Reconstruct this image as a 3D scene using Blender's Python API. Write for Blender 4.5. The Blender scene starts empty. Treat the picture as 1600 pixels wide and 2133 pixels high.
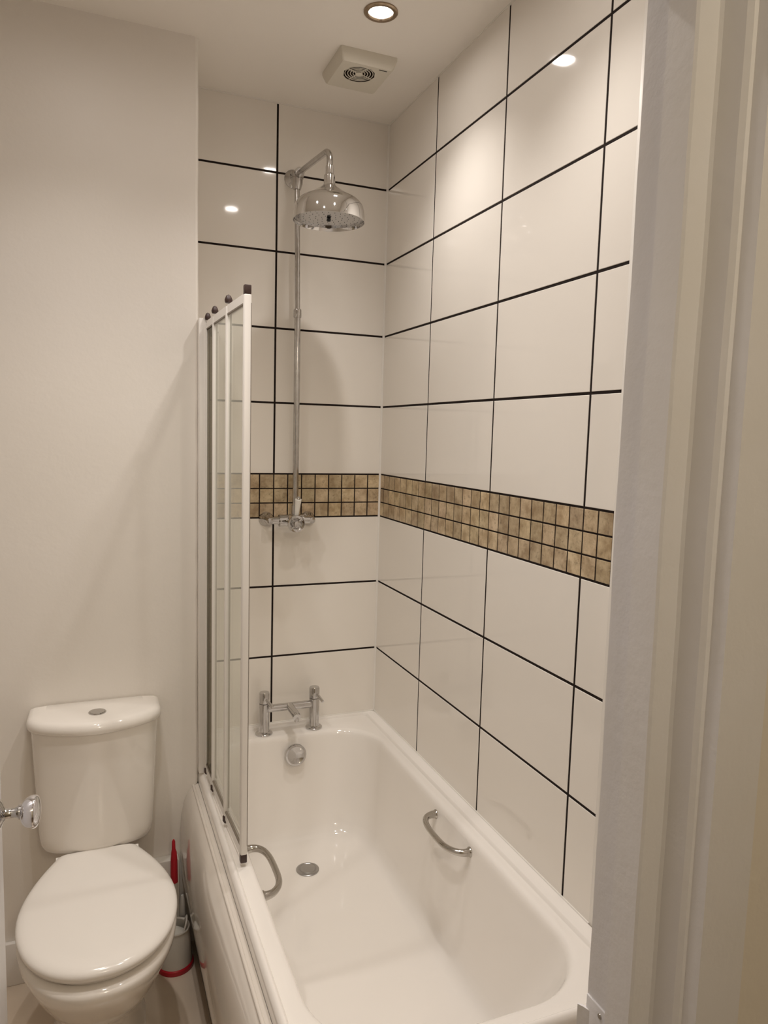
import bpy, bmesh, math, random
from mathutils import Vector, Matrix
random.seed(4)
PI = math.pi
S = bpy.context.scene
COL = S.collection

# ------------------------------------------------------------------ camera, world, exposure
cam_d = bpy.data.cameras.new('camera')
cam = bpy.data.objects.new('camera', cam_d); COL.objects.link(cam)
CAMX, CAMY, CAMZ = -0.99861654, -2.50091624, 1.61085034
cam.location = (CAMX, CAMY, CAMZ)
cam.rotation_mode = 'XYZ'
cam.rotation_euler = (math.radians(83.953527), math.radians(-1.56272782), math.radians(-21.96210993))
cam_d.sensor_fit = 'HORIZONTAL'; cam_d.sensor_width = 36.0
cam_d.lens = 1513.05 * 36.0 / 1600.0
cam_d.clip_start = 0.02
S.camera = cam

w = bpy.data.worlds.new('world'); S.world = w; w.use_nodes = True
w.node_tree.nodes['Background'].inputs[0].default_value = (0.9, 0.75, 0.6, 1)
w.node_tree.nodes['Background'].inputs[1].default_value = 0.02

S.view_settings.view_transform = 'Standard'
S.view_settings.look = 'None'
S.view_settings.gamma = 1.0
S.view_settings.use_curve_mapping = False
S.view_settings.exposure = 0.12
S.cycles.use_denoising = True
S.cycles.use_adaptive_sampling = True
S.cycles.adaptive_threshold = 0.025
S.cycles.max_bounces = 12
S.cycles.diffuse_bounces = 7
S.cycles.glossy_bounces = 7
S.cycles.transmission_bounces = 10
S.cycles.transparent_max_bounces = 12
S.cycles.sample_clamp_indirect = 4.0

LAMP_COL = (1.0, 0.94, 0.89)
LAMP_W = 4.9
LAMP_ANGLE = math.radians(112)
HALL_COL = (1.0, 0.87, 0.67)
HALL_W = 16.5

# ------------------------------------------------------------------ materials
def mat(name, col, rough=0.5, metal=0.0, spec=0.5, noise=None, bump=None, coat=0.0):
    m = bpy.data.materials.new(name); m.use_nodes = True
    nt = m.node_tree; b = nt.nodes['Principled BSDF']
    b.inputs['Base Color'].default_value = (*col, 1)
    b.inputs['Roughness'].default_value = rough
    b.inputs['Metallic'].default_value = metal
    b.inputs['Specular IOR Level'].default_value = spec
    b.inputs['Coat Weight'].default_value = coat
    b.inputs['Coat Roughness'].default_value = 0.05
    tc = nt.nodes.new('ShaderNodeTexCoord')
    if noise:
        col2, scale, detail = noise
        n = nt.nodes.new('ShaderNodeTexNoise'); n.inputs['Scale'].default_value = scale; n.inputs['Detail'].default_value = detail
        r = nt.nodes.new('ShaderNodeMapRange'); r.inputs[1].default_value = 0.35; r.inputs[2].default_value = 0.65
        mx = nt.nodes.new('ShaderNodeMix'); mx.data_type = 'RGBA'
        mx.inputs[6].default_value = (*col, 1); mx.inputs[7].default_value = (*col2, 1)
        nt.links.new(tc.outputs['Object'], n.inputs['Vector']); nt.links.new(n.outputs[0], r.inputs[0])
        nt.links.new(r.outputs[0], mx.inputs[0]); nt.links.new(mx.outputs[2], b.inputs['Base Color'])
    if bump:
        scale, strength, dist = bump
        n = nt.nodes.new('ShaderNodeTexNoise'); n.inputs['Scale'].default_value = scale; n.inputs['Detail'].default_value = 3
        bp = nt.nodes.new('ShaderNodeBump'); bp.inputs['Strength'].default_value = strength; bp.inputs['Distance'].default_value = dist
        nt.links.new(tc.outputs['Object'], n.inputs['Vector']); nt.links.new(n.outputs[0], bp.inputs['Height'])
        nt.links.new(bp.outputs[0], b.inputs['Normal'])
    return m

M_PAINT = mat('wall_paint', (0.84, 0.80, 0.75), 0.42, spec=0.35, bump=(55, 0.12, 0.004), noise=((0.82, 0.78, 0.725), 3, 2))
M_CEIL = mat('ceiling_paint', (0.91, 0.87, 0.81), 0.30, spec=0.4, bump=(30, 0.05, 0.004))
M_TILE = mat('white_tile', (0.83, 0.79, 0.73), 0.055, spec=0.5, bump=(4.5, 0.035, 0.006))
M_GROUT = mat('dark_grout', (0.016, 0.010, 0.008), 0.85, spec=0.2)
M_CAULK = mat('white_silicone', (0.82, 0.79, 0.74), 0.3)
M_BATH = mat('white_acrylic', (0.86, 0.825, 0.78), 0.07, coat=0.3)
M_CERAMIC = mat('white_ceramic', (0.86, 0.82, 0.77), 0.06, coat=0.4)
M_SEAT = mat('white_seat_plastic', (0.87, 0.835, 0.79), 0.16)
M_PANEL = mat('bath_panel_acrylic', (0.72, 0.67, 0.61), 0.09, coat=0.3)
M_CHROME = mat('chrome', (0.58, 0.57, 0.565), 0.07, metal=1.0)
M_CHROME_OLD = mat('worn_chrome', (0.58, 0.57, 0.56), 0.15, metal=1.0, noise=((0.50, 0.48, 0.46), 40, 3))
M_STEEL = mat('brushed_steel', (0.40, 0.38, 0.35), 0.32, metal=1.0)
M_WASTE = mat('drain_metal', (0.42, 0.41, 0.40), 0.28, metal=1.0)
M_BRONZE = mat('bronze_bezel', (0.35, 0.27, 0.19), 0.22, metal=1.0)
M_FRAME = mat('white_coated_aluminium', (0.82, 0.79, 0.75), 0.30)
M_SEAL = mat('dark_seal', (0.20, 0.165, 0.13), 0.5)
M_CAP = mat('dark_brown_plastic', (0.045, 0.022, 0.018), 0.45)
M_JAMB = mat('gloss_trim_paint', (0.76, 0.75, 0.765), 0.38, bump=(70, 0.25, 0.003), noise=((0.74, 0.725, 0.72), 6, 3))
M_ARCH = mat('cream_trim_paint', (0.72, 0.66, 0.55), 0.4, bump=(40, 0.3, 0.004), noise=((0.66, 0.60, 0.50), 5, 3))
M_HALL = mat('hall_wall_paint', (0.74, 0.69, 0.61), 0.55, bump=(60, 0.3, 0.004))
M_FLOOR = mat('beige_vinyl_floor', (0.66, 0.56, 0.45), 0.22, noise=((0.62, 0.52, 0.415), 9, 4))
M_PLINTH = mat('dark_plinth', (0.03, 0.022, 0.016), 0.6)
M_FANW = mat('aged_white_plastic', (0.70, 0.66, 0.57), 0.4)
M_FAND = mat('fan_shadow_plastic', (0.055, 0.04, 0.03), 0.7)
M_RED = mat('red_plastic', (0.45, 0.012, 0.025), 0.3)
M_WPLAS = mat('white_plastic', (0.72, 0.69, 0.64), 0.35)
M_PORC = mat('porcelain_lever', (0.85, 0.83, 0.78), 0.1)
M_BRISTLE = mat('white_bristles', (0.70, 0.68, 0.62), 0.8)
M_DARK = mat('black_recess', (0.01, 0.01, 0.01), 0.6)

def mosaic_mat():
    m = bpy.data.materials.new('travertine_mosaic'); m.use_nodes = True
    nt = m.node_tree; b = nt.nodes['Principled BSDF']; b.inputs['Roughness'].default_value = 0.32
    tc = nt.nodes.new('ShaderNodeTexCoord')
    n1 = nt.nodes.new('ShaderNodeTexNoise'); n1.inputs['Scale'].default_value = 22; n1.inputs['Detail'].default_value = 8; n1.inputs['Roughness'].default_value = 0.65
    n2 = nt.nodes.new('ShaderNodeTexNoise'); n2.inputs['Scale'].default_value = 75; n2.inputs['Detail'].default_value = 6; n2.inputs['Roughness'].default_value = 0.7
    at = nt.nodes.new('ShaderNodeAttribute'); at.attribute_name = 'tile_tone'
    r1 = nt.nodes.new('ShaderNodeValToRGB'); e = r1.color_ramp.elements
    e[0].position = 0.38; e[0].color = (0.375, 0.275, 0.165, 1); e[1].position = 0.62; e[1].color = (0.64, 0.52, 0.35, 1)
    r2 = nt.nodes.new('ShaderNodeMapRange'); r2.inputs[1].default_value = 0.55; r2.inputs[2].default_value = 0.68
    mx = nt.nodes.new('ShaderNodeMix'); mx.data_type = 'RGBA'; mx.inputs[7].default_value = (0.20, 0.15, 0.095, 1)
    mu = nt.nodes.new('ShaderNodeMix'); mu.data_type = 'RGBA'; mu.blend_type = 'MULTIPLY'; mu.inputs[0].default_value = 1
    ml = nt.nodes.new('ShaderNodeMath'); ml.operation = 'MULTIPLY'; ml.inputs[1].default_value = 0.7
    L = nt.links.new
    L(tc.outputs['Object'], n1.inputs['Vector']); L(tc.outputs['Object'], n2.inputs['Vector'])
    L(n1.outputs[0], r1.inputs[0]); L(n2.outputs[0], r2.inputs[0]); L(r2.outputs[0], ml.inputs[0]); L(ml.outputs[0], mx.inputs[0])
    L(r1.outputs[0], mx.inputs[6]); L(mx.outputs[2], mu.inputs[6]); L(at.outputs['Color'], mu.inputs[7]); L(mu.outputs[2], b.inputs['Base Color'])
    bp = nt.nodes.new('ShaderNodeBump'); bp.inputs['Strength'].default_value = 0.2; bp.inputs['Distance'].default_value = 0.002
    L(n2.outputs[0], bp.inputs['Height']); L(bp.outputs[0], b.inputs['Normal'])
    return m
M_MOSAIC = mosaic_mat()

def glass_mat():
    m = bpy.data.materials.new('screen_glass'); m.use_nodes = True
    nt = m.node_tree; nt.nodes.clear()
    o = nt.nodes.new('ShaderNodeOutputMaterial'); t = nt.nodes.new('ShaderNodeBsdfTransparent'); g = nt.nodes.new('ShaderNodeBsdfGlossy')
    f = nt.nodes.new('ShaderNodeFresnel'); f.inputs[0].default_value = 1.5; mx = nt.nodes.new('ShaderNodeMixShader')
    t.inputs[0].default_value = (0.965, 0.97, 0.955, 1); g.inputs['Roughness'].default_value = 0.02; g.inputs[0].default_value = (0.95, 0.97, 0.94, 1)
    L = nt.links.new
    ge = nt.nodes.new('ShaderNodeNewGeometry'); ir = nt.nodes.new('ShaderNodeMapRange')
    ir.inputs[3].default_value = 1.5; ir.inputs[4].default_value = 1 / 1.5
    L(ge.outputs['Backfacing'], ir.inputs[0]); L(ir.outputs[0], f.inputs[0])
    L(f.outputs[0], mx.inputs[0]); L(t.outputs[0], mx.inputs[1]); L(g.outputs[0], mx.inputs[2]); L(mx.outputs[0], o.inputs[0])
    return m
M_GLASS = glass_mat()
M_CRYSTAL = mat('crystal_glass', (0.95, 0.95, 0.97), 0.02)
M_CRYSTAL.node_tree.nodes['Principled BSDF'].inputs['Transmission Weight'].default_value = 0.85
M_CRYSTAL.node_tree.nodes['Principled BSDF'].inputs['IOR'].default_value = 1.5

def emit_mat(name, col, s):
    m = bpy.data.materials.new(name); m.use_nodes = True
    nt = m.node_tree; nt.nodes.clear()
    o = nt.nodes.new('ShaderNodeOutputMaterial'); e = nt.nodes.new('ShaderNodeEmission')
    e.inputs[0].default_value = (*col, 1); e.inputs[1].default_value = s
    nt.links.new(e.outputs[0], o.inputs[0]); return m
M_BULB = emit_mat('lit_bulb', (1.0, 0.925, 0.87), 92)

# ------------------------------------------------------------------ mesh helpers
def link(name, bm, mats, parent=None, smooth=True, angle=35):
    me = bpy.data.meshes.new(name)
    if parent:
        off = parent.location.copy()
        p = parent.parent
        while p: off += p.location; p = p.parent
        bmesh.ops.translate(bm, verts=bm.verts, vec=-off)
    bmesh.ops.recalc_face_normals(bm, faces=bm.faces)
    bm.to_mesh(me); bm.free()
    for m in (mats if isinstance(mats, (list, tuple)) else [mats]): me.materials.append(m)
    if smooth:
        me.polygons.foreach_set('use_smooth', [True] * len(me.polygons))
        try: me.set_sharp_from_angle(angle=math.radians(angle))
        except Exception: pass
    o = bpy.data.objects.new(name, me); COL.objects.link(o)
    if parent: o.parent = parent
    return o
def tag(o, label, cat, group=None):
    o['label'] = label; o['category'] = cat
    if group: o['group'] = group
    return o
def thing(name, label, cat, loc, group=None):
    o = bpy.data.objects.new(name, None); COL.objects.link(o); o.location = loc; o.empty_display_size = 0.05
    return tag(o, label, cat, group)
def struct(o): o['kind'] = 'structure'; return o
def box(bm, x0, x1, y0, y1, z0, z1, bev=0.0, seg=2):
    r = bmesh.ops.create_cube(bm, size=1)
    vs = r['verts']
    for v in vs: v.co = Vector((x0 + (v.co.x + .5) * (x1 - x0), y0 + (v.co.y + .5) * (y1 - y0), z0 + (v.co.z + .5) * (z1 - z0)))
    if bev:
        es = list({e for v in vs for e in v.link_edges})
        bmesh.ops.bevel(bm, geom=es, offset=bev, segments=seg, affect='EDGES', profile=0.5)
def nb(): return bmesh.new()
def lathe(bm, prof, mtx=Matrix.Identity(4), n=40, closed=True):
    rings = []
    for r, z in prof:
        if r < 1e-6: rings.append([bm.verts.new(mtx @ Vector((0, 0, z)))])
        else: rings.append([bm.verts.new(mtx @ Vector((r * math.cos(2 * PI * i / n), r * math.sin(2 * PI * i / n), z))) for i in range(n)])
    for a, b in zip(rings, rings[1:]):
        for i in range(n):
            j = (i + 1) % n
            if len(a) == 1 and len(b) == 1: continue
            if len(a) == 1: bm.faces.new((a[0], b[i], b[j]))
            elif len(b) == 1: bm.faces.new((a[i], b[0], a[j]))
            else: bm.faces.new((a[i], b[i], b[j], a[j]))
    if closed:
        for r in (rings[0], rings[-1]):
            if len(r) > 1: bm.faces.new(r)
def axis(o, d):
    d = Vector(d).normalized(); q = Vector((0, 0, 1)).rotation_difference(d)
    return Matrix.Translation(Vector(o)) @ q.to_matrix().to_4x4()
def smooth_path(pts, k=8):
    pts = [Vector(p) for p in pts]; out = []
    P = [pts[0] * 2 - pts[1]] + pts + [pts[-1] * 2 - pts[-2]]
    for i in range(1, len(P) - 2):
        for j in range(k):
            t = j / k; a, b, c, d = P[i - 1], P[i], P[i + 1], P[i + 2]
            out.append(0.5 * ((2 * b) + (c - a) * t + (2 * a - 5 * b + 4 * c - d) * t * t + (3 * b - a - 3 * c + d) * t ** 3))
    out.append(pts[-1]); return out
def tube(bm, path, r, n=16, flat=1.0):
    path = [Vector(p) for p in path]
    rs = r if isinstance(r, (list, tuple)) else [r] * len(path)
    if len(rs) != len(path): rs = [rs[0] + (rs[-1] - rs[0]) * i / (len(path) - 1) for i in range(len(path))]
    t0 = (path[1] - path[0]).normalized()
    up = Vector((0, 0, 1)) if abs(t0.z) < 0.9 else Vector((1, 0, 0))
    u = t0.cross(up).normalized(); rings = []
    for i, p in enumerate(path):
        t = (path[min(i + 1, len(path) - 1)] - path[max(i - 1, 0)]).normalized()
        u = (u - t * u.dot(t)).normalized(); v = t.cross(u)
        rings.append([bm.verts.new(p + (u * math.cos(2 * PI * k / n) + v * math.sin(2 * PI * k / n) * flat) * rs[i]) for k in range(n)])
    for a, b in zip(rings, rings[1:]):
        for i in range(n): bm.faces.new((a[i], a[(i + 1) % n], b[(i + 1) % n], b[i]))
    bm.faces.new(rings[0]); bm.faces.new(rings[-1])
def loft(bm, loops, cap0=False, cap1=False, mi=0):
    R = [[bm.verts.new(p) for p in lp] for lp in loops]
    n = len(R[0])
    for a, b in zip(R, R[1:]):
        for i in range(n):
            f = bm.faces.new((a[i], a[(i + 1) % n], b[(i + 1) % n], b[i])); f.material_index = mi
    if cap0: bm.faces.new(R[0])
    if cap1: bm.faces.new(R[-1])
def rrect(x0, x1, y0, y1, z, r, nc=12, ns=6):
    # rounded rectangle loop, r = (r at x1y1, x0y1, x0y0, x1y0)
    rs = r if isinstance(r, (tuple, list)) else (r,) * 4
    cs = [(x1, y1, -1, -1, 0), (x0, y1, 1, -1, 90), (x0, y0, 1, 1, 180), (x1, y0, -1, 1, 270)]
    corners = []
    for (cx, cy, sx, sy, a0), rr in zip(cs, rs):
        ox, oy = cx + sx * rr, cy + sy * rr
        corners.append([Vector((ox + rr * math.cos(math.radians(a0 + 90 * k / nc)), oy + rr * math.sin(math.radians(a0 + 90 * k / nc)), z)) for k in range(nc + 1)])
    out = []
    for i in range(4):
        c = corners[i]; d = corners[(i + 1) % 4]
        out += c
        for k in range(1, ns): out.append(c[-1].lerp(d[0], k / ns))
    return out
def prism(bm, pts, z0, z1):
    a = [bm.verts.new((x, y, z0)) for x, y in pts]; b = [bm.verts.new((x, y, z1)) for x, y in pts]
    n = len(a)
    for i in range(n): bm.faces.new((a[i], a[(i + 1) % n], b[(i + 1) % n], b[i]))
    bm.faces.new(a); bm.faces.new(b)
def quad(bm, *p):
    f = bm.faces.new([bm.verts.new(q) for q in p]); return f
def copy_tree(o, parent=None):
    c = o.copy(); COL.objects.link(c)
    if parent: c.parent = parent
    for ch in list(o.children): copy_tree(ch, c)
    return c

# ------------------------------------------------------------------ setting
ZC, LEFT, FRONT, RWY = 2.699, -2.05, -1.83, -0.30
ROWS = [ZC, 2.476, 2.220, 1.965, 1.712, 1.465]
ROWS2 = [1.312, 1.065, 0.809, 0.560]
G = 0.0034

def tiles(name, ucuts, mcuts, fn, th=0.0012, rows2_end=None):
    """ucuts: tile joints along the wall, mcuts: mosaic joints, fn(u, z, d) -> point, d = distance out of the wall"""
    bm = nb(); tone = bm.loops.layers.float_color.new('tile_tone')
    u0, u1 = ucuts[0], ucuts[-1]
    f = quad(bm, fn(u0, ROWS2[-1] - .02, 0), fn(u1, ROWS2[-1] - .02, 0), fn(u1, ZC, 0), fn(u0, ZC, 0)); f.material_index = 1
    def tile(a, b, z0, z1, mi, c=0.0009, tilt=0.0):
        t1, t2 = random.uniform(-tilt, tilt), random.uniform(-tilt, tilt)
        base = [(a, z0), (b, z0), (b, z1), (a, z1)]
        top = [(a + c, z0 + c), (b - c, z0 + c), (b - c, z1 - c), (a + c, z1 - c)]
        um, zm = (a + b) / 2, (z0 + z1) / 2
        B = [bm.verts.new(fn(u, z, 0.0)) for u, z in base]
        T0 = [bm.verts.new(fn(u, z, th * .5)) for u, z in base]
        T = [bm.verts.new(fn(u, z, th + t1 * (u - um) + t2 * (z - zm))) for u, z in top]
        k = random.uniform(0.80, 1.12); kc = (k, k * random.uniform(.97, 1.0), k * random.uniform(.92, 1.0), 1)
        fs = []
        for A, Bq in ((B, T0), (T0, T)):
            for i in range(4): fs.append(bm.faces.new((A[i], A[(i + 1) % 4], Bq[(i + 1) % 4], Bq[i])))
        fs.append(bm.faces.new(T))
        for q in fs:
            q.material_index = mi
            for l in q.loops: l[tone] = kc
    for zs in (ROWS, ROWS2):
        for zt, zb in zip(zs, zs[1:]):
            for i, (a, b) in enumerate(zip(ucuts, ucuts[1:])):
                tile(a + (G if i else 0.002), b - (G if i < len(ucuts) - 2 else 0.0), zb + (G if zb != ROWS2[-1] else 0), zt - (G if zt != ZC else 0), 0)
    zm = [1.465, 1.414, 1.363, 1.312]
    g = 0.0021
    for zt, zb in zip(zm, zm[1:]):
        for i, (a, b) in enumerate(zip(mcuts, mcuts[1:])): tile(a + g, b - g, zb + g, zt - g, 2, 0.0008)
    return struct(link(name, bm, [M_TILE, M_GROUT, M_MOSAIC], smooth=False))

# back wall: u = distance left of the corner
mb = [0.004] + [0.05025 * k for k in range(1, 14)] + [0.70]
tiles('wall_back', [0, 0.402, 0.70], mb, lambda u, z, d: Vector((-u, -d, z)))
V1, V2, V3, VE = 0.3915, 0.7994, 1.204, 1.3035
mr = [0.004] + [V1 - 0.0504 * k for k in range(7, 0, -1)] + [V1 + (V2 - V1) / 8 * k for k in range(8)] + [V2 + (V3 - V2) / 8 * k for k in range(9)] + [V3 + 0.05, VE]
tiles('wall_right', [0, V1, V2, V3, VE], mr, lambda u, z, d: Vector((-d, -u, z)))

bm = nb(); box(bm, 0.0, 0.08, FRONT - .12, -VE, 0, ZC); box(bm, 0.0, 0.08, -VE, 0.08, 0, .56 - .02)
struct(link('wall_side', bm, M_PAINT, smooth=False))
bm = nb(); box(bm, -0.7, 0.0, 0.0, 0.08, 0, 0.545); struct(link('wall_behind_bath', bm, M_PAINT, smooth=False))
# painted wall behind the toilet with the alcove return (rough plastered edge)
bm = nb()
prof = [(LEFT - .1, RWY), (-0.7085, RWY), (-0.7035, -0.2965), (-0.7005, -0.290), (-0.699, -0.281), (-0.699, 0.08), (LEFT - .1, 0.08)]
nz = 46; loops = []
for k in range(nz + 1):
    z = ZC * k / nz; j = random.uniform(-1, 1) * 0.0010
    loops.append([(x + (j if 0 < i < 5 else 0), y, z) for i, (x, y) in enumerate(prof)])
loft(bm, loops, True, True)
struct(link('wall_rear', bm, M_PAINT, smooth=False))
bm = nb(); box(bm, LEFT - .1, LEFT, FRONT - .12, RWY, 0, ZC); struct(link('wall_left', bm, M_PAINT, smooth=False))
bm = nb(); box(bm, LEFT - .1, 0.08, FRONT - .12, 0.08, ZC, ZC + .06); struct(link('ceiling', bm, M_CEIL, smooth=False))
bm = nb(); box(bm, LEFT - .1, 0.08, FRONT - .12, 0.08, -.06, 0.0); struct(link('floor', bm, M_FLOOR, smooth=False))
# corner silicone and tile end strip
bm = nb(); prism(bm, [(0, 0), (-0.0065, 0), (-0.0065, -0.002), (-0.0045, -0.0045), (-0.002, -0.0065), (0, -0.0065)], 0.562, ZC)
struct(link('trim_1', bm, M_CAULK))
bm = nb(); box(bm, -0.002, 0.0, -VE - .016, -VE, 0.56, ZC, .0006); struct(link('trim_2', bm, M_CAULK))
bm = nb(); box(bm, -0.699, 0.0, -0.0045, -0.0, 0.553, 0.5645, .0012); box(bm, -0.0045, 0.0, -VE, -0.0, 0.553, 0.5645, .0012)
struct(link('trim_8', bm, M_CAULK))
# cornice hairline of filler at the alcove ceiling
bm = nb()
box(bm, -0.699, -0.003, -0.0035, 0.0, ZC - .004, ZC); box(bm, -0.0035, 0, -VE, -0.0035, ZC - .004, ZC)
struct(link('trim_3', bm, M_CAULK, smooth=False))

# skirting and boxing behind the toilet
bm = nb(); box(bm, LEFT, -0.875, RWY - .016, RWY, 0, .13, .003); struct(link('baseboard_rear', bm, M_FRAME))
bm = nb(); box(bm, -0.875, -0.762, RWY - .035, RWY, 0, .305, .004); struct(link('trim_4', bm, M_WPLAS))

# door wall with opening
XJ = -0.439; SH = .005; XL = -1.165; HEAD = 2.10
bm = nb()
box(bm, XJ + .03, 0.0, FRONT - .12, FRONT, 0, ZC)
box(bm, LEFT, XL - .03, FRONT - .12, FRONT, 0, ZC)
box(bm, XL - .03, XJ + .03, FRONT - .12, FRONT, HEAD + .03, ZC)
struct(link('wall_front', bm, M_PAINT, smooth=False))
def P(az, y): return CAMX + math.tan(math.radians(az)) * (y - CAMY)
# right jamb, plan profile from the bathroom side round to the hall side
ys = -1.9137
jamb = [(XJ, FRONT + .004), (XJ, -1.872), (-0.4512, -1.8725), (-0.4512, ys + .003), (-0.4490, ys), (-0.4245, ys), (-0.4225, ys - .004), (-0.4225, -1.9455), (-0.4195, -1.9515), (-0.4150, -1.9525), (-0.4110, -1.9505), (-0.404, -1.9510), (-0.352, -1.9530), (-0.347, -1.950), (-0.347, FRONT - .141), (XJ + .03, FRONT - .141), (XJ + .03, FRONT + .004)]
bm = nb(); nzz = 40; loops = []
for k in range(nzz + 1):
    z = HEAD * k / nzz; j = math.sin(k * 1.7) * .0004 + math.sin(k * .6) * .0006
    lean = 0.005 + abs(z - 1.6) * 0.004
    loops.append([(x + (j + lean if i < 13 else 0), y, z) for i, (x, y) in enumerate(jamb)])
loft(bm, loops, True, True)
dframe = struct(link('trim_5', bm, M_JAMB, angle=25))
bm = nb(); s = -1.0
jl = [(XL, FRONT + .004), (XL, -1.872), (XL + .012, -1.8725), (XL + .012, ys), (XL, ys), (XL, -1.9525), (XL - .07, -1.9545), (XL - .07, FRONT - .12), (XL - .03, FRONT - .12), (XL - .03, FRONT + .004)]
prism(bm, jl, 0, HEAD)
struct(link('trim_6', bm, M_JAMB, smooth=False))
bm = nb()
box(bm, XL - .03, XJ + .03, -1.9545, FRONT + .004, HEAD, HEAD + .03, .002); box(bm, XL - .07, XJ + .09, -1.9545, FRONT - .12, HEAD, HEAD + .07)
struct(link('trim_7', bm, M_JAMB, smooth=False))
# painted-over strike plate on the right jamb
bm = nb()
zz = 0.905
box(bm, XJ + .0045, XJ + .008, -1.868, FRONT + .003, zz - .085, zz + .022, .0008)
quad_pts = [(XJ - .001, FRONT + .004), (XJ - .003, FRONT + .007), (XJ - .0075, FRONT + .012), (XJ - .009, FRONT + .0105), (XJ - .005, FRONT + .004), (XJ - .002, FRONT - .004)]
prism(bm, [(x + .0065, y) for x, y in quad_pts], zz - .048, zz + .004)
sp = link('strike_plate', bm, M_JAMB, dframe); sp['label'] = 'strike plate painted over on the door jamb'
bm = nb(); box(bm, XJ + .0038, XJ + .006, -1.862, -1.845, zz - .04, zz - .008, .0005)
r_ = link('latch_hole', bm, M_DARK, sp)
bm = nb(); lathe(bm, [(0, 0), (.0035, 0), (.003, .0012), (0, .0014)], axis((XJ + .0045, -1.853, zz + .012), (-1, 0, 0)), 16)
link('screw', bm, M_STEEL, sp)

# hall shell behind the camera
bm = nb(); box(bm, LEFT - 1, 1.2, -4.3, FRONT - .12, 2.45, 2.5); struct(link('ceiling', bm, M_CEIL, smooth=False))
M_HFLOOR = mat('brown_hall_floor', (0.16, 0.115, 0.08), 0.5)
bm = nb(); box(bm, LEFT - 1, 1.2, -4.3, FRONT - .12, -.06, 0.0); struct(link('floor', bm, M_HFLOOR, smooth=False))
bm = nb(); box(bm, XJ + .07, 1.2, FRONT - .14, FRONT - .12, 0, 2.45); box(bm, LEFT - 1, XL - .07, FRONT - .14, FRONT - .12, 0, 2.45); box(bm, XL - .07, XJ + .09, FRONT - .14, FRONT - .12, HEAD + .07, 2.45)
struct(link('wall_hall_near', bm, M_HALL, smooth=False))
bm = nb(); box(bm, LEFT - 1, 1.2, -4.4, -4.3, 0, 2.5); struct(link('wall_hall_far', bm, M_HALL, smooth=False))
bm = nb(); box(bm, 1.2, 1.3, -4.4, FRONT - .12, 0, 2.5); struct(link('wall_hall_right', bm, M_HALL, smooth=False))
bm = nb(); box(bm, LEFT - 1.1, LEFT - 1, -4.4, FRONT - .12, 0, 2.5); struct(link('wall_hall_left', bm, M_HALL, smooth=False))

M_KNOB = mat('knob_silver', (0.80, 0.80, 0.84), 0.045, metal=1.0)
# open door leaf at the left edge of the view
DY = -1.11; DX = -1.1533
bm = nb(); box(bm, DX - .036, DX, FRONT + .004, DY, .008, HEAD - .005, .002)
door = struct(link('door_1', bm, M_JAMB))
KY, KZ = -1.170, 0.949
bm = nb(); lathe(bm, [(0, -.001), (.026, -.001), (.026, .003), (.022, .007), (.013, .010), (.010, .012), (0, .012)], axis((DX, KY, KZ), (1, 0, 0)))
rose = link('door_knob', bm, M_CHROME, door); rose['label'] = 'bright chrome door knob'
bm = nb(); lathe(bm, [(.012, .008), (.0085, .014), (.0078, .026), (.009, .030), (.0125, .033), (.0125, .037), (.010, .040), (0, .040)], axis((DX, KY, KZ), (1, 0, 0)))
link('shank', bm, M_CHROME, rose)
bm = nb(); lathe(bm, [(0, .036)] + [(.0275 * math.sin(t * PI / 24) ** .8, .056 - .020 * math.cos(t * PI / 24)) for t in range(1, 14)] + [(.0270, .0605), (.0245, .0635), (.018, .066), (.009, .0675), (0, .068)], axis((DX, KY, KZ), (1, -.12, 0)), 56)
k_ = link('ball', bm, M_KNOB, rose, angle=70)
bm = nb(); lathe(bm, [(0, .034), (.011, .034), (.012, .038), (.0105, .041), (0, .042)], axis((DX, KY, KZ), (1, 0, 0)))
link('ferrule', bm, M_CHROME, rose)

# ------------------------------------------------------------------ bath
X0, X1, YB, YF = -0.70, -0.0025, -0.002, -1.50
bath = thing('bathtub', 'white acrylic bathtub fitted in the tiled alcove', 'bathtub', (-0.357, -0.76, 0.0))
bm = nb()
def L(x0, x1, y0, y1, z, r): return rrect(x0, x1, y0, y1, z, r, 14, 14)
xa, xb, ya, yb = -0.643, -0.072, -1.447, -0.110
RC = (.150, .155, .175, .165)
def inn(d, z, k=1.0, dyf=0, dyb=0, dr=0.0): return L(xa + d, xb - d, ya + d + dyf, yb - d - dyb, z, tuple(max(.02, r - d * .4 + dr) for r in RC))
loops = [L(X0 + .012, X1, YF + .012, YB, .520, .02), L(X0, X1, YF, YB, .522, .022), L(X0, X1, YF, YB, .548, .022), L(X0 + .002, X1, YF + .002, YB, .554, .022),
         L(X0 + .006, X1, YF + .005, YB, .5585, .022), L(X0 + .010, X1 - .001, YF + .009, YB - .001, .5615, .022),
         L(X0 + .014, X1 - .032, YF + .013, YB - .004, .5610, .022), L(X0 + .016, X1 - .034, YF + .015, YB - .005, .5595, .022), L(X0 + .020, X1 - .038, YF + .018, YB - .008, .5520, .022),
         L(X0 + .035, X1 - .050, YF + .035, YB - .05, .5535, .08),
         inn(-.012, .5545), inn(-.005, .5535), inn(0, .5505), inn(.004, .545), inn(.0065, .537), inn(.009, .525), inn(.016, .45, 1, .03, .006),
         inn(.024, .36, 1, .075, .015), inn(.031, .29, 1, .115, .024), inn(.038, .245, 1, .15, .034), inn(.046, .222, 1, .17, .042), inn(.060, .208, 1, .19, .050), inn(.080, .202, 1, .205, .055),
         inn(.11, .2005, 1, .22, .06), inn(.15, .199, 1, .24, .05), inn(.19, .198, 1, .27, .03, -.04), inn(.235, .1975, 1, .30, .02, -.06), inn(.262, .197, 1, .3, .02, -.09)]
loft(bm, loops, False, True)
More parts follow.
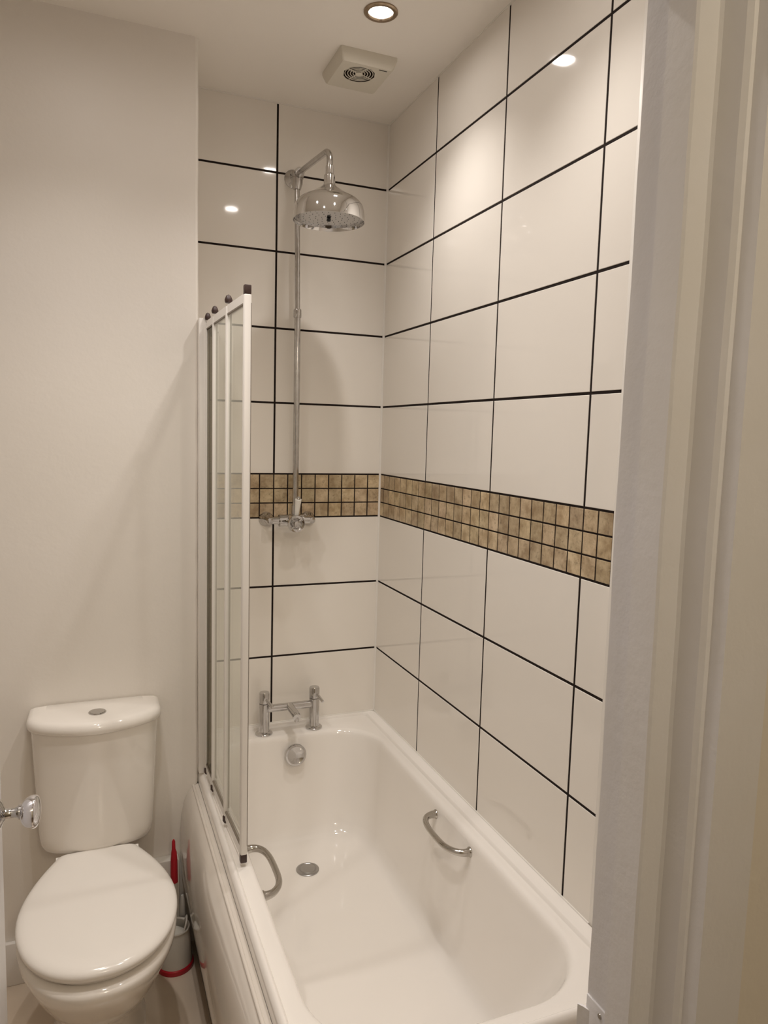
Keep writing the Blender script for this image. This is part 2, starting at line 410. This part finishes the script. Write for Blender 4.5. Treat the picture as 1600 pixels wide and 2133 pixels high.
link('tub_shell', bm, M_BATH, bath, angle=50)
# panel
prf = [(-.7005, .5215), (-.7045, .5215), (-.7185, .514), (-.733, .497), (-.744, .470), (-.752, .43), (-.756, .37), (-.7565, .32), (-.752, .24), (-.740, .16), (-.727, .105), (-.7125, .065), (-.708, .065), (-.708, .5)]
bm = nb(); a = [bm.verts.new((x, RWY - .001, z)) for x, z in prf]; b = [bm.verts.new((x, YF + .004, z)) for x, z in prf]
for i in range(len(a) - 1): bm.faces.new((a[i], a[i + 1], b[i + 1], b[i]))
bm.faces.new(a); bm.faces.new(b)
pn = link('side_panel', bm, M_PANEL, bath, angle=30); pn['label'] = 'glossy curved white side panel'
bm = nb(); tube(bm, [(-.7155, RWY - .001, .5165), (-.7155, YF + .004, .5165)], .0045, 12); link('panel_bead', bm, M_PANEL, pn)
bm = nb(); box(bm, -.721, -.004, YF + .010, YF + .024, .0, .520, .003); link('end_panel', bm, M_PANEL, bath)
bm = nb(); box(bm, -.7125, -.700, YF + .030, RWY - .001, 0, .07); pl = link('plinth', bm, M_PLINTH, bath, smooth=False); pl['label'] = 'dark recessed plinth strip'
# waste and overflow
bm = nb(); lathe(bm, [(0, -.004), (.037, -.004), (.037, .0015), (.034, .0035), (.030, .0035), (.028, .002), (.026, .002), (.024, .0042), (.008, .0052), (0, .0052)], axis((-.360, -.355, .1985), (0, 0, 1)), 48)
dr = link('drain', bm, M_WASTE, bath); dr['label'] = 'dull metal waste plug in the bath floor'
bm = nb(); lathe(bm, [(0, 0), (.030, 0), (.031, .012), (.0365, .014), (.038, .018), (.038, .026), (.036, .029), (.030, .030), (.028, .0285), (0, .0275)], axis((-.349, -.1255, .493), (0, -1, .12)), 48)
ov = link('overflow', bm, M_CHROME, bath); ov['label'] = 'round chrome overflow cover'
def grab(side):
    s = 1 if side == 'r' else -1
    xw = -.0815 if s > 0 else -.6335
    bm = nb(); z = .520
    pts = [(xw + s * .002, -.708, z), (xw - s * .016, -.708, z + .001), (xw - s * .034, -.717, z + .001), (xw - s * .046, -.738, z), (xw - s * .052, -.775, z - .001), (xw - s * .052, -.845, z - .001), (xw - s * .045, -.880, z), (xw - s * .030, -.902, z), (xw - s * .014, -.911, z), (xw + s * .002, -.912, z)]
    path = smooth_path(pts, 6); n = len(path)
    tube(bm, path, [.0082 + .0035 * (abs(2 * i / (n - 1) - 1)) ** 3 for i in range(n)], 18)
    for y in (-.708, -.912): lathe(bm, [(0, -.004), (.0135, -.004), (.0135, .001), (.0115, .004), (0, .004)], axis((xw, y, z), (-s, 0, 0)), 28)
    return link('grab_handle', bm, M_CHROME_S, bath)
M_CHROME_S = mat('satin_chrome', (0.50, 0.475, 0.44), 0.12, metal=1.0)
grab('r'); grab('l')

# ------------------------------------------------------------------ bath tap
TX1, TX2, TY, TZ = -.444, -.262, -.072, .5560
tap = thing('bath_mixer_tap', 'chrome bridge mixer tap standing on the far rim of the bath', 'tap', ((TX1 + TX2) / 2, TY, TZ))
for x in (TX1, TX2):
    bm = nb(); lathe(bm, [(0, 0), (.030, 0), (.030, .004), (.027, .007), (.0195, .009), (.0185, .012), (.0185, .108), (.0180, .110), (0, .110)], axis((x, TY, TZ - .001), (0, 0, 1)), 36)
    pi_ = link('pillar', bm, M_CHROME, tap)
    bm = nb(); lathe(bm, [(0, .1115), (.0185, .1115), (.0185, .145), (.0165, .1495), (0, .1505)], axis((x, TY, TZ), (0, 0, 1)), 36)
    hd = link('tap_head', bm, M_CHROME, tap)
    bm = nb()
    d = Vector((.30, -.85, -.42)).normalized(); o = Vector((x, TY, TZ + .134)) + d * .012
    tube(bm, [o, o + d * .018, o + d * .046], [.0072, .0066, .0060], 14, .6)
    link('lever', bm, M_CHROME, hd)
bm = nb(); tube(bm, [(TX1 + .01, TY, TZ + .088), (TX2 - .01, TY, TZ + .088)], .0135, 24); link('crossbar', bm, M_CHROME, tap)
bm = nb(); cx = (TX1 + TX2) / 2
tube(bm, smooth_path([(cx, TY - .004, TZ + .090), (cx, TY - .03, TZ + .089), (cx + .002, TY - .070, TZ + .086), (cx + .003, TY - .094, TZ + .082)], 5), .0145, 20, .8)
lathe(bm, [(0, -.013), (.0088, -.013), (.0092, .002), (0, .002)], axis((cx + .003, TY - .086, TZ + .078), (0, 0, 1)), 24)
link('spout', bm, M_CHROME, tap)

# ------------------------------------------------------------------ shower
shower = thing('shower', 'chrome exposed riser shower with a bell shaped rain head on the tiled wall', 'shower', (-.350, -0.001, 1.30))
RX, RY = -.337, -.052
bm = nb()
tube(bm, [(-.428, -.055, 1.307), (-.285, -.055, 1.307)], .0125, 20)
tube(bm, [(-.395, -.056, 1.307), (-.310, -.056, 1.307)], .021, 28)
tube(bm, [(-.350, -.050, 1.307), (-.350, -.105, 1.304)], [.0225, .0225], 28)
tube(bm, [(-.337, -.052, 1.31), (-.337, -.052, 1.36)], .014, 20)
link('valve_body', bm, M_CHROME, shower)
for x in (-.428, -.278):
    bm = nb(); lathe(bm, [(0, 0), (.026, 0), (.026, .003), (.022, .012), (.0145, .020), (.0125, .03), (.0125, .058), (.010, .066), (0, .068)], axis((x, -.001, 1.307), (0, -1, 0)), 32)
    link('wall_flange', bm, M_CHROME, shower)
bm = nb()
tm = axis((-.350, -.112, 1.303), (0, -1, -.05))
lathe(bm, [(0, -.008), (.020, -.008), (.0215, .0), (.0285, .002), (.030, .006), (.0285, .011), (.022, .010), (.015, .006), (.013, .013), (.011, .020), (0, .022)], tm, 36)
for k in range(4):
    a = PI / 4 + k * PI / 2
    p0 = tm @ Vector((0, 0, .010)); p1 = tm @ Vector((.026 * math.cos(a), .026 * math.sin(a), .009))
    tube(bm, [p0, p1], [.0045, .0035], 12)
link('temperature_wheel', bm, M_CHROME, shower)
bm = nb()
lm = axis((-.346, -.100, 1.322), (.03, -.28, 1))
lathe(bm, [(0, .002), (.006, .002), (.006, .012), (0, .012)], lm, 20)
lv = link('flow_lever', bm, M_CHROME, shower)
bm = nb(); lathe(bm, [(0, .010), (.0072, .010), (.0085, .03), (.0100, .055), (.0112, .066), (.010, .068), (0, .068)], lm, 24)
pc = link('porcelain_grip', bm, M_PORC, lv); pc['label'] = 'white porcelain grip'
bm = nb(); lathe(bm, [(0, .067), (.0075, .067), (.0065, .072), (.0035, .076), (0, .077)], lm, 20); link('finial', bm, M_CHROME, lv)
RZ = 2.462; NX = -.347
bm = nb(); tube(bm, [(RX, RY, 1.35), (-.3375, RY, 1.70), (-.339, RY, 2.02)], .0105, 20); tube(bm, [(-.339, RY, 2.01), (-.343, RY, 2.25), (NX, RY, RZ - .02)], .0088, 20)
link('riser_pipe', bm, M_CHROME_OLD, shower)
bm = nb(); lathe(bm, [(0, -.014), (.0125, -.014), (.0135, -.010), (.0135, .010), (.0125, .014), (0, .014)], axis((-.339, RY, 2.012), (0, 0, 1)), 24); link('pipe_coupling', bm, M_CHROME_OLD, shower)
bm = nb()
lathe(bm, [(0, 0), (.031, 0), (.031, .003), (.026, .009), (.016, .014), (.012, .02), (.012, .05), (0, .05)], axis((NX, -.001, RZ), (0, -1, 0)), 32)
tube(bm, [(NX, RY, RZ + .004), (NX, RY, RZ - .030), (NX, RY, RZ - .048)], [.021, .0185, .013], 24)
lathe(bm, [(0, -.012), (.0215, -.012), (.0235, -.003), (.0215, .006), (.014, .010), (0, .012)], axis((NX, RY, RZ), (0, 0, 1)), 28)
tube(bm, [(NX, RY + .01, RZ), (NX + .002, RY - .030, RZ)], [.017, .0155], 24)
link('wall_bracket', bm, M_CHROME_OLD, shower)
HX, HY, HZ = -.3305, -.360, 2.236
bm = nb()
A0 = Vector((NX + .001, RY - .022, RZ)); A1 = Vector((HX, HY, RZ - .020)); dr_ = (A1 - A0).normalized(); rb_ = .036
arm = [A0, A0.lerp(A1, .5)] + [A1 - dr_ * rb_ * (1 - math.sin(t)) - Vector((0, 0, rb_ * (1 - math.cos(t)))) for t in [PI / 2 * k / 10 for k in range(11)]] + [Vector((HX, HY, HZ + .15))]
tube(bm, arm, .0092, 20); link('shower_arm', bm, M_CHROME_OLD, shower)
# bell head, rim z
HZ = 2.236
bm = nb()
prof = [(.0105, .160), (.0120, .158), (.0120, .136), (.0135, .134), (.0165, .131), (.0170, .106), (.0190, .1025), (.026, .0975), (.040, .0875), (.058, .0765), (.074, .0690), (.086, .0620), (.0955, .0525), (.1020, .042), (.1050, .028), (.1062, .012), (.1070, .003), (.1070, .0), (.1050, .0), (.1040, .006), (.1030, .012), (0, .0125)]
lathe(bm, prof, Matrix.Translation((HX, HY, HZ)) , 72)
M_HEAD = mat('polished_chrome', (0.70, 0.69, 0.68), 0.05, metal=1.0)
hd = link('shower_head', bm, M_HEAD, shower, angle=28)
bm = nb(); lathe(bm, [(0, .0095), (.1020, .0095), (.1025, .0118), (0, .0118)], Matrix.Translation((HX, HY, HZ)), 64)
M_ROSE = mat('shower_rose_plate', (0.50, 0.50, 0.51), 0.14, metal=1.0)
rp = link('rose_plate', bm, M_ROSE, hd); rp['label'] = 'grey perforated spray plate'
bm = nb(); lathe(bm, [(0, .001), (.005, .001), (.0065, .008), (0, .010)], Matrix.Translation((HX, HY, HZ)), 20)
for rr, nn in ((.022, 8), (.040, 14), (.058, 20), (.076, 26), (.090, 30)):
    for k in range(nn):
        a = 2 * PI * k / nn; lathe(bm, [(.0009, .0086), (.0009, .0097)], Matrix.Translation((HX + rr * math.cos(a), HY + rr * math.sin(a), HZ)), 6)
link('nozzle_field', bm, M_DARK, hd)

# ------------------------------------------------------------------ folding bath screen
ZB, ZT = 0.562, 1.935
N = [(-.688, -.312), (-.679, -.334), (-.677, -.449), (-.6725, -.633), (-.6645, -.827)]
scr = thing('bath_screen', 'folding glass bath screen with white frames standing on the bath rim', 'bath screen', (-.688, -.312, ZB))
def post(x, y, r, capr, ztop, zbot, squar=False):
    bm = nb(); box(bm, x - r, x + r, y - r, y + r, zbot + .022, ztop - .020, r * .45, 3)
    p = link('post', bm, M_FRAME, scr)
    bm = nb(); box(bm, x + r * (.35 if not squar else .93), x + r * 1.02, y - r * 1.03, y - r * (.25 if not squar else .85), zbot + .045, ztop - .04); link('seal_strip', bm, M_SEAL, p, smooth=False)
    for za, zb_ in ((ztop - .021, ztop), (zbot + .002, zbot + .023)):
        if za > 1 and not squar: za += .009
        bm = nb()
        if squar: box(bm, x - capr, x + capr, y - capr, y + capr, za, zb_, .002)
        else:
            lathe(bm, [(0, 0), (capr * .8, 0), (capr, .003), (capr * 1.05, .008), (capr * .85, .013), (capr * .6, .018), (0, .021)] if za > 1 else [(0, 0), (capr * .6, 0), (capr, .006), (capr, .018), (0, .020)], Matrix.Translation((x, y, za)), 14)
        link('end_cap', bm, M_CAP, p)
    return p
post(N[4][0], N[4][1], .0085, .0080, ZT + .003, ZB, True)
post(N[3][0], N[3][1], .0070, .0095, ZT + .004, ZB)
post(N[2][0], N[2][1], .0065, .0090, ZT + .004, ZB)
post(N[1][0], N[1][1], .0060, .0085, ZT + .002, ZB)
bm = nb(); box(bm, -.7028, -.682, -.330, -.284, ZB + .004, ZT - .005, .002); link('wall_channel', bm, M_FRAME, scr)
M_GLASS_DIM = M_GLASS.copy(); M_GLASS_DIM.name = 'dimmed_double_glass'  # darker tint puts the dimness of doubled folded glass into the colour
M_GLASS_DIM.node_tree.nodes['Transparent BSDF'].inputs[0].default_value = (.55, .53, .46, 1); M_GLASS_DIM.node_tree.nodes['Glossy BSDF'].inputs[0].default_value = (.5, .48, .42, 1)
def pane(a, b, zt, zb, gm=None):
    a = Vector((a[0], a[1], 0)); b = Vector((b[0], b[1], 0)); d = (b - a); ln = d.length; d.normalize(); nrm = Vector((-d.y, d.x, 0))
    def slab(bm, t0, t1, z0, z1, h):
        vs = []
        r = bmesh.ops.create_cube(bm, size=1)
        for v in r['verts']:
            v.co = a + d * (t0 + (v.co.x + .5) * (t1 - t0)) + nrm * (v.co.y * 2 * h) + Vector((0, 0, z0 + (v.co.z + .5) * (z1 - z0)))
    bm = nb(); slab(bm, .006, ln - .006, zt - .034, zt - .014, .0045); link('top_rail', bm, M_FRAME, scr, smooth=False)
    bm = nb(); slab(bm, .006, ln - .006, zb + .014, zb + .034, .0045); link('bottom_rail', bm, M_FRAME, scr, smooth=False)
    for z0, z1, h in ((zt - .0375, zt - .034, .0046), (zb + .034, zb + .0375, .0046), (zb + .004, zb + .014, .002)):
        bm = nb(); slab(bm, .006, ln - .006, z0, z1, h); link('gasket', bm, M_SEAL if h > .003 else M_FRAME, scr, smooth=False)
    bm = nb(); slab(bm, .006, ln - .006, zb + .034, zt - .034, .002); link('glass_pane', bm, gm or M_GLASS, scr, smooth=False)
pane(N[3], N[4], ZT, ZB); pane(N[2], N[3], ZT, ZB); pane(N[1], N[2], ZT, ZB, M_GLASS_DIM)
pane((-.668, -.335), (-.670, -.445), ZT - .02, ZB)

# ------------------------------------------------------------------ toilet
CX = -.993
wc = thing('toilet', 'white close coupled toilet with closed lid against the painted wall', 'toilet', (CX, -.62, 0))
def dshape(hw, yb, yf, z, n=48, p=2.3, cx=CX, backw=None, wy=.45):
    """egg shaped loop: squarish back at yb, rounded front at yf"""
    out = []; ym = yb + (yf - yb) * wy; bw = hw if backw is None else backw
    for k in range(n + 1):
        t = -PI / 2 + PI * k / n     # front half, from -x side ... to +x
        c, s_ = math.cos(t), math.sin(t)
        x = hw * math.copysign(abs(s_) ** (2 / p), s_); y = ym + (yf - ym) * abs(c) ** (2 / p)
        out.append(Vector((cx + x, y, z)))
    m = 10
    for k in range(1, m + 1):        # right side back
        t = k / m; e = t * t * (3 - 2 * t) if backw else t
        out.append(Vector((cx + hw + (bw - hw) * t ** 1.75, ym + (yb - ym) * t if backw else ym + (yb - ym) * t, z)))
    for k in range(1, 8): out.append(Vector((cx + bw - 2 * bw * k / 8, yb, z)))
    for k in range(m, 0, -1):
        t = k / m
        out.append(Vector((cx - hw - (bw - hw) * t ** 1.75, ym + (yb - ym) * t if backw else ym + (yb - ym) * t, z)))
    return out
bm = nb()
pan = [(.118, -.40, -.715, 0, .085), (.117, -.40, -.713, .02, .085), (.105, -.40, -.700, .045, .08), (.103, -.39, -.705, .10, .08), (.116, -.39, -.755, .165, .08), (.140, -.39, -.825, .225, .082), (.160, -.39, -.880, .285, .085), (.175, -.39, -.914, .335, .088), (.1850, -.39, -.933, .366, .09), (.1872, -.39, -.937, .383, .09), (.1855, -.392, -.934, .3905, .088), (.180, -.395, -.927, .3955, .085), (.168, -.40, -.912, .3975, .08)]
loft(bm, [dshape(hw, yb, yf, z, backw=bw, p=2.25) for hw, yb, yf, z, bw in pan], True, True)
box(bm, CX - .085, CX + .085, -.45, RWY - .012, .26, .410, .02, 3)
link('pan', bm, M_CERAMIC, wc, angle=40)
def seatl(z, d): return dshape(.1840 - d, -.440, -.928 + d, z, backw=.104 - d, p=2.15, wy=.50)
bm = nb(); loft(bm, [seatl(.4000, .022), seatl(.4005, .018), seatl(.412, .020), seatl(.4150, .022)], True, True); link('seat_ring', bm, M_SEAT, wc, angle=40)
bm = nb(); loft(bm, [seatl(.4130, .008), seatl(.4150, .002), seatl(.426, -.0015), seatl(.432, .000), seatl(.4365, .004), seatl(.440, .011), seatl(.4425, .022), seatl(.4435, .05), seatl(.4440, .10)], True, True); link('seat_lid', bm, M_SEAT, wc, angle=60)
for x in (CX - .085, CX + .085):
    bm = nb(); tube(bm, [(x - .022, -.437, .424), (x + .022, -.437, .424)], .011, 18); link('hinge', bm, M_SEAT, wc)
# cistern body and lid: back on the wall, bowed front
def cist(hw, yb, ys_, yf, z, rc=.02):
    out = []
    n = 30
    pts = [(CX - hw, yb)]
    for k in range(n + 1):
        t = -1 + 2 * k / n
        pts.append((CX + hw * math.sin(t * PI / 2) if False else CX + hw * t, ys_ + (yf - ys_) * (1 - abs(t) ** 2.2)))
    pts.append((CX + hw, yb))
    # round the side/front corners
    P_ = [Vector((x, y, z)) for x, y in pts]
    res = []
    m = len(P_)
    for i, p in enumerate(P_):
        if i in (1, m - 2, 0, m - 1):
            q0 = P_[i - 1]; q1 = P_[(i + 1) % m]
            rr = rc if i in (1, m - 2) else .006
            d0 = (q0 - p); d1 = (q1 - p)
            # walk along front curve a distance rr
            def walk(idx, step):
                rem = rr; c = P_[idx % m]
                while True:
                    nx = P_[(idx + step) % m]; l = (nx - c).length
                    if l >= rem: return c + (nx - c) * (rem / l)
                    rem -= l; c = nx; idx += step
            A = walk(i, -1); B_ = walk(i, 1)
            for k in range(7):
                t = k / 6; res.append(A * (1 - t) ** 2 + p * 2 * t * (1 - t) + B_ * t * t)
        else:
            res.append(p)
    # drop points of the front inside the rounded zone
    out = []
    for q in res:
        out.append(q)
    return out
def cist2(hw, yb, ys_, yf, z, rc):
    n = 26; out = []
    a = 1 - rc / hw
    def fy(t): return ys_ + (yf - ys_) * (1 - abs(t) ** 2.0)
    pl, pr = (CX - hw, ys_), (CX + hw, ys_)
    def bez(A, Pm, B_, k=8): return [Vector((A[0] * (1 - t) ** 2 + 2 * Pm[0] * t * (1 - t) + B_[0] * t * t, A[1] * (1 - t) ** 2 + 2 * Pm[1] * t * (1 - t) + B_[1] * t * t, z)) for t in [j / k for j in range(k + 1)]]
    out += bez((CX - hw + .006, yb), (CX - hw, yb), (CX - hw, yb - .006), 3)
    out += bez((CX - hw, ys_ + rc), pl, (CX - hw * a, fy(a)))
    for k in range(1, n):
        t = -a + 2 * a * k / n; out.append(Vector((CX + hw * t, fy(t), z)))
    out += bez((CX + hw * a, fy(a)), pr, (CX + hw, ys_ + rc))
    out += bez((CX + hw, yb - .006), (CX + hw, yb), (CX + hw - .006, yb), 3)
    return out
YW = RWY - .006
bm = nb()
body = [(.118, -.395, -.422, .4305, .03), (.132, -.400, -.434, .4335, .03), (.142, -.404, -.441, .441, .03), (.148, -.406, -.446, .456, .03), (.151, -.406, -.450, .48, .03), (.158, -.404, -.460, .62, .03), (.166, -.402, -.468, .786, .03)]
loft(bm, [cist2(hw, YW, a, b, z, rc) for hw, a, b, z, rc in body], True, True); link('cistern', bm, M_CERAMIC, wc, angle=50)
bm = nb()
lid = [(.168, -.404, -.470, .7865, .034), (.173, -.408, -.476, .788, .036), (.1765, -.411, -.480, .794, .038), (.1765, -.411, -.480, .804, .038), (.1740, -.408, -.477, .812, .036), (.169, -.402, -.471, .8175, .034), (.160, -.392, -.461, .8205, .03), (.13, -.37, -.44, .8225, .03)]
loft(bm, [cist2(hw, YW, a, b, z, rc) for hw, a, b, z, rc in lid], True, True); ld = link('cistern_lid', bm, M_CERAMIC, wc, angle=60)
bm = nb(); lathe(bm, [(0, 0), (.0235, 0), (.0235, .0025), (.0215, .004), (.0195, .003), (.0190, .0042), (0, .0052)], axis((-.989, -.401, .8215), (0, 0, 1)), 40)
box(bm, -.9895, -.9885, -.419, -.383, .8245, .8272)
link('flush_button', bm, M_CHROME, ld)

# ------------------------------------------------------------------ brush, holder, small bottle
BX, BY = -.7805, -.385
M_HOLD = mat('cloudy_white_plastic', (0.66, 0.63, 0.58), 0.3)
holder = thing('brush_holder', 'white plastic toilet brush holder with a red base on the floor', 'toilet brush holder', (BX, BY, 0))
bm = nb(); lathe(bm, [(0, .012), (.050, .012), (.051, .02), (.046, .08), (.041, .118), (.0435, .121), (.0425, .124), (.037, .122), (.042, .10), (.046, .03), (0, .03)], Matrix.Translation((BX, BY, 0)), 40); link('cup', bm, M_HOLD, holder)
bm = nb(); lathe(bm, [(0, 0), (.054, 0), (.0555, .004), (.054, .013), (.051, .016), (0, .016)], Matrix.Translation((BX, BY, 0)), 40); rb = link('base', bm, M_RED, holder); rb['label'] = 'red base ring'
bm = nb()
tube(bm, smooth_path([(BX + .022, BY - .028, .119), (BX + .030, BY - .022, .142), (BX + .034, BY + .002, .146), (BX + .030, BY + .022, .119)], 6), .005, 12, .6); link('rim_loop', bm, M_HOLD, holder)
brush = thing('toilet_brush', 'toilet brush with a red handle standing in its holder', 'toilet brush', (BX, BY, .035))
bm = nb(); tube(bm, [(BX - .012, BY + .004, .10), (BX - .002, BY + .012, .262)], .0035, 12); link('stem', bm, M_WPLAS, brush)
bm = nb(); tube(bm, [(BX - .000, BY + .011, .255), (BX - .000, BY + .0115, .258), (BX - .001, BY + .012, .285), (BX - .001, BY + .013, .33), (BX - .001, BY + .0135, .352), (BX - .002, BY + .014, .362), (BX - .002, BY + .014, .386), (BX - .002, BY + .014, .392)], [.006, .0105, .0108, .0100, .0082, .0055, .0048, .002], 18); rh = link('handle', bm, M_RED, brush); rh['label'] = 'red plastic handle'
bm = nb(); lathe(bm, [(0, 0), (.018, .005), (.030, .02), (.033, .045), (.028, .07), (.010, .085), (0, .09)], Matrix.Translation((BX, BY, .033)), 24); link('brush_head', bm, M_BRISTLE, brush)
bm = nb(); lathe(bm, [(0, 0), (.013, 0), (.0135, .006), (.0135, .095), (.010, .108), (.0095, .112), (.0105, .113), (.009, .150), (.0055, .172), (.004, .176), (0, .177)], Matrix.Translation((-.752, -.320, 0)), 24)
o = link('plastic_bottle', bm, M_WPLAS); tag(o, 'slim white bottle with a cone cap behind the brush holder', 'bottle')

# ------------------------------------------------------------------ extractor fan
FX, FY = -.2400, -.342
fan = thing('extractor_fan', 'square off-white extractor fan on the alcove ceiling', 'extractor fan', (FX, FY, ZC))
bm = nb()
hw = .079
def sq(h, z, r): return rrect(FX - h, FX + h, FY - h * 1.05, FY + h * 1.05, z, r, 5, 3)
loops = [sq(hw + .008, ZC, .006), sq(hw + .008, ZC - .008, .006), sq(hw, ZC - .030, .007), sq(hw - .004, ZC - .034, .007)]
loft(bm, loops)
# face with round opening
R0 = .047; gx, gy = -.247, -.363
n = len(loops[-1]); ring = []
for p in loops[-1]:
    a = math.atan2(p[1] - gy, p[0] - gx); ring.append(Vector((gx + R0 * math.cos(a), gy + R0 * math.sin(a), ZC - .034)))
loft(bm, [loops[-1], ring], False, False)
link('housing', bm, M_FANW, fan)
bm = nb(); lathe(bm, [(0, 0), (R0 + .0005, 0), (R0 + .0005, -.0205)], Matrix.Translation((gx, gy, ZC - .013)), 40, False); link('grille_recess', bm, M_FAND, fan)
bm = nb()
for rr in (.0415, .0335, .0255, .0175):
    pth = [(gx + rr * math.cos(2 * PI * k / 48), gy + rr * math.sin(2 * PI * k / 48), ZC - .032) for k in range(49)]
    tube(bm, pth, .0014, 8)
lathe(bm, [(0, .004), (.011, .004), (.011, -.003), (.009, -.004), (0, -.004)], Matrix.Translation((gx, gy, ZC - .031)), 28)
for k in range(4):
    a = .35 + k * PI / 2; tube(bm, [(gx + .008 * math.cos(a), gy + .008 * math.sin(a), ZC - .032), (gx + R0 * math.cos(a), gy + R0 * math.sin(a), ZC - .032)], .0016, 8)
link('grille', bm, M_FANW, fan)
bm = nb(); box(bm, -.203, -.179, -.4145, -.4125, ZC - .0352, ZC - .0335); link('slot', bm, M_DARK, fan, smooth=False)

# ------------------------------------------------------------------ ceiling downlights
def downlight(x, y, label):
    t = thing('downlight', label, 'ceiling light', (x, y, ZC), 'recessed ceiling downlights')
    bm = nb(); lathe(bm, [(.0445, 0), (.0445, -.003), (.041, -.0055), (.033, -.0055), (.0305, -.003), (.0295, .0)], Matrix.Translation((x, y, ZC)), 48, False); link('bezel', bm, M_BRONZE, t)
    bm = nb(); lathe(bm, [(0, -.0025), (.020, -.0025), (.0245, -.0015), (.0295, -.0008)], Matrix.Translation((x, y, ZC)), 40, False); link('bulb', bm, M_BULB, t)
    ld_ = bpy.data.lights.new('lamp', 'SPOT'); ld_.energy = LAMP_W * 4; ld_.color = LAMP_COL; ld_.spot_size = LAMP_ANGLE; ld_.spot_blend = 1.0; ld_.shadow_soft_size = .022
    lo = bpy.data.objects.new('lamp', ld_); COL.objects.link(lo); lo.parent = t; lo.location = (0, 0, -.012)
    return t
first = downlight(-.284, -.628, 'recessed downlight with bronze ring lit above the bath beside the extractor fan')
for x, y, lb in ((-.335, -1.235, 'second lit downlight above the near end of the bath'),
                 (-1.02, -.84, 'lit downlight above the toilet'),
                 (-.90, -1.27, 'lit downlight just inside the doorway')):
    c = copy_tree(first); c.location = (x, y, ZC); c['label'] = lb

hl = thing('hall_light', 'round opal light on the hall ceiling behind the doorway', 'ceiling light', (-.75, -3.1, 2.45))
bm = nb(); lathe(bm, [(0, -.06), (.08, -.055), (.12, -.03), (.13, 0), (0, 0)], Matrix.Translation((-.75, -3.1, 2.45)), 32); link('opal_shade', bm, emit_mat('opal_glow', (1, .8, .55), 2.0), hl)
ad = bpy.data.lights.new('hall_lamp', 'POINT'); ad.energy = HALL_W; ad.color = HALL_COL; ad.shadow_soft_size = .10
ao = bpy.data.objects.new('hall_lamp', ad); COL.objects.link(ao); ao.parent = hl; ao.location = (0, 0, -.18)
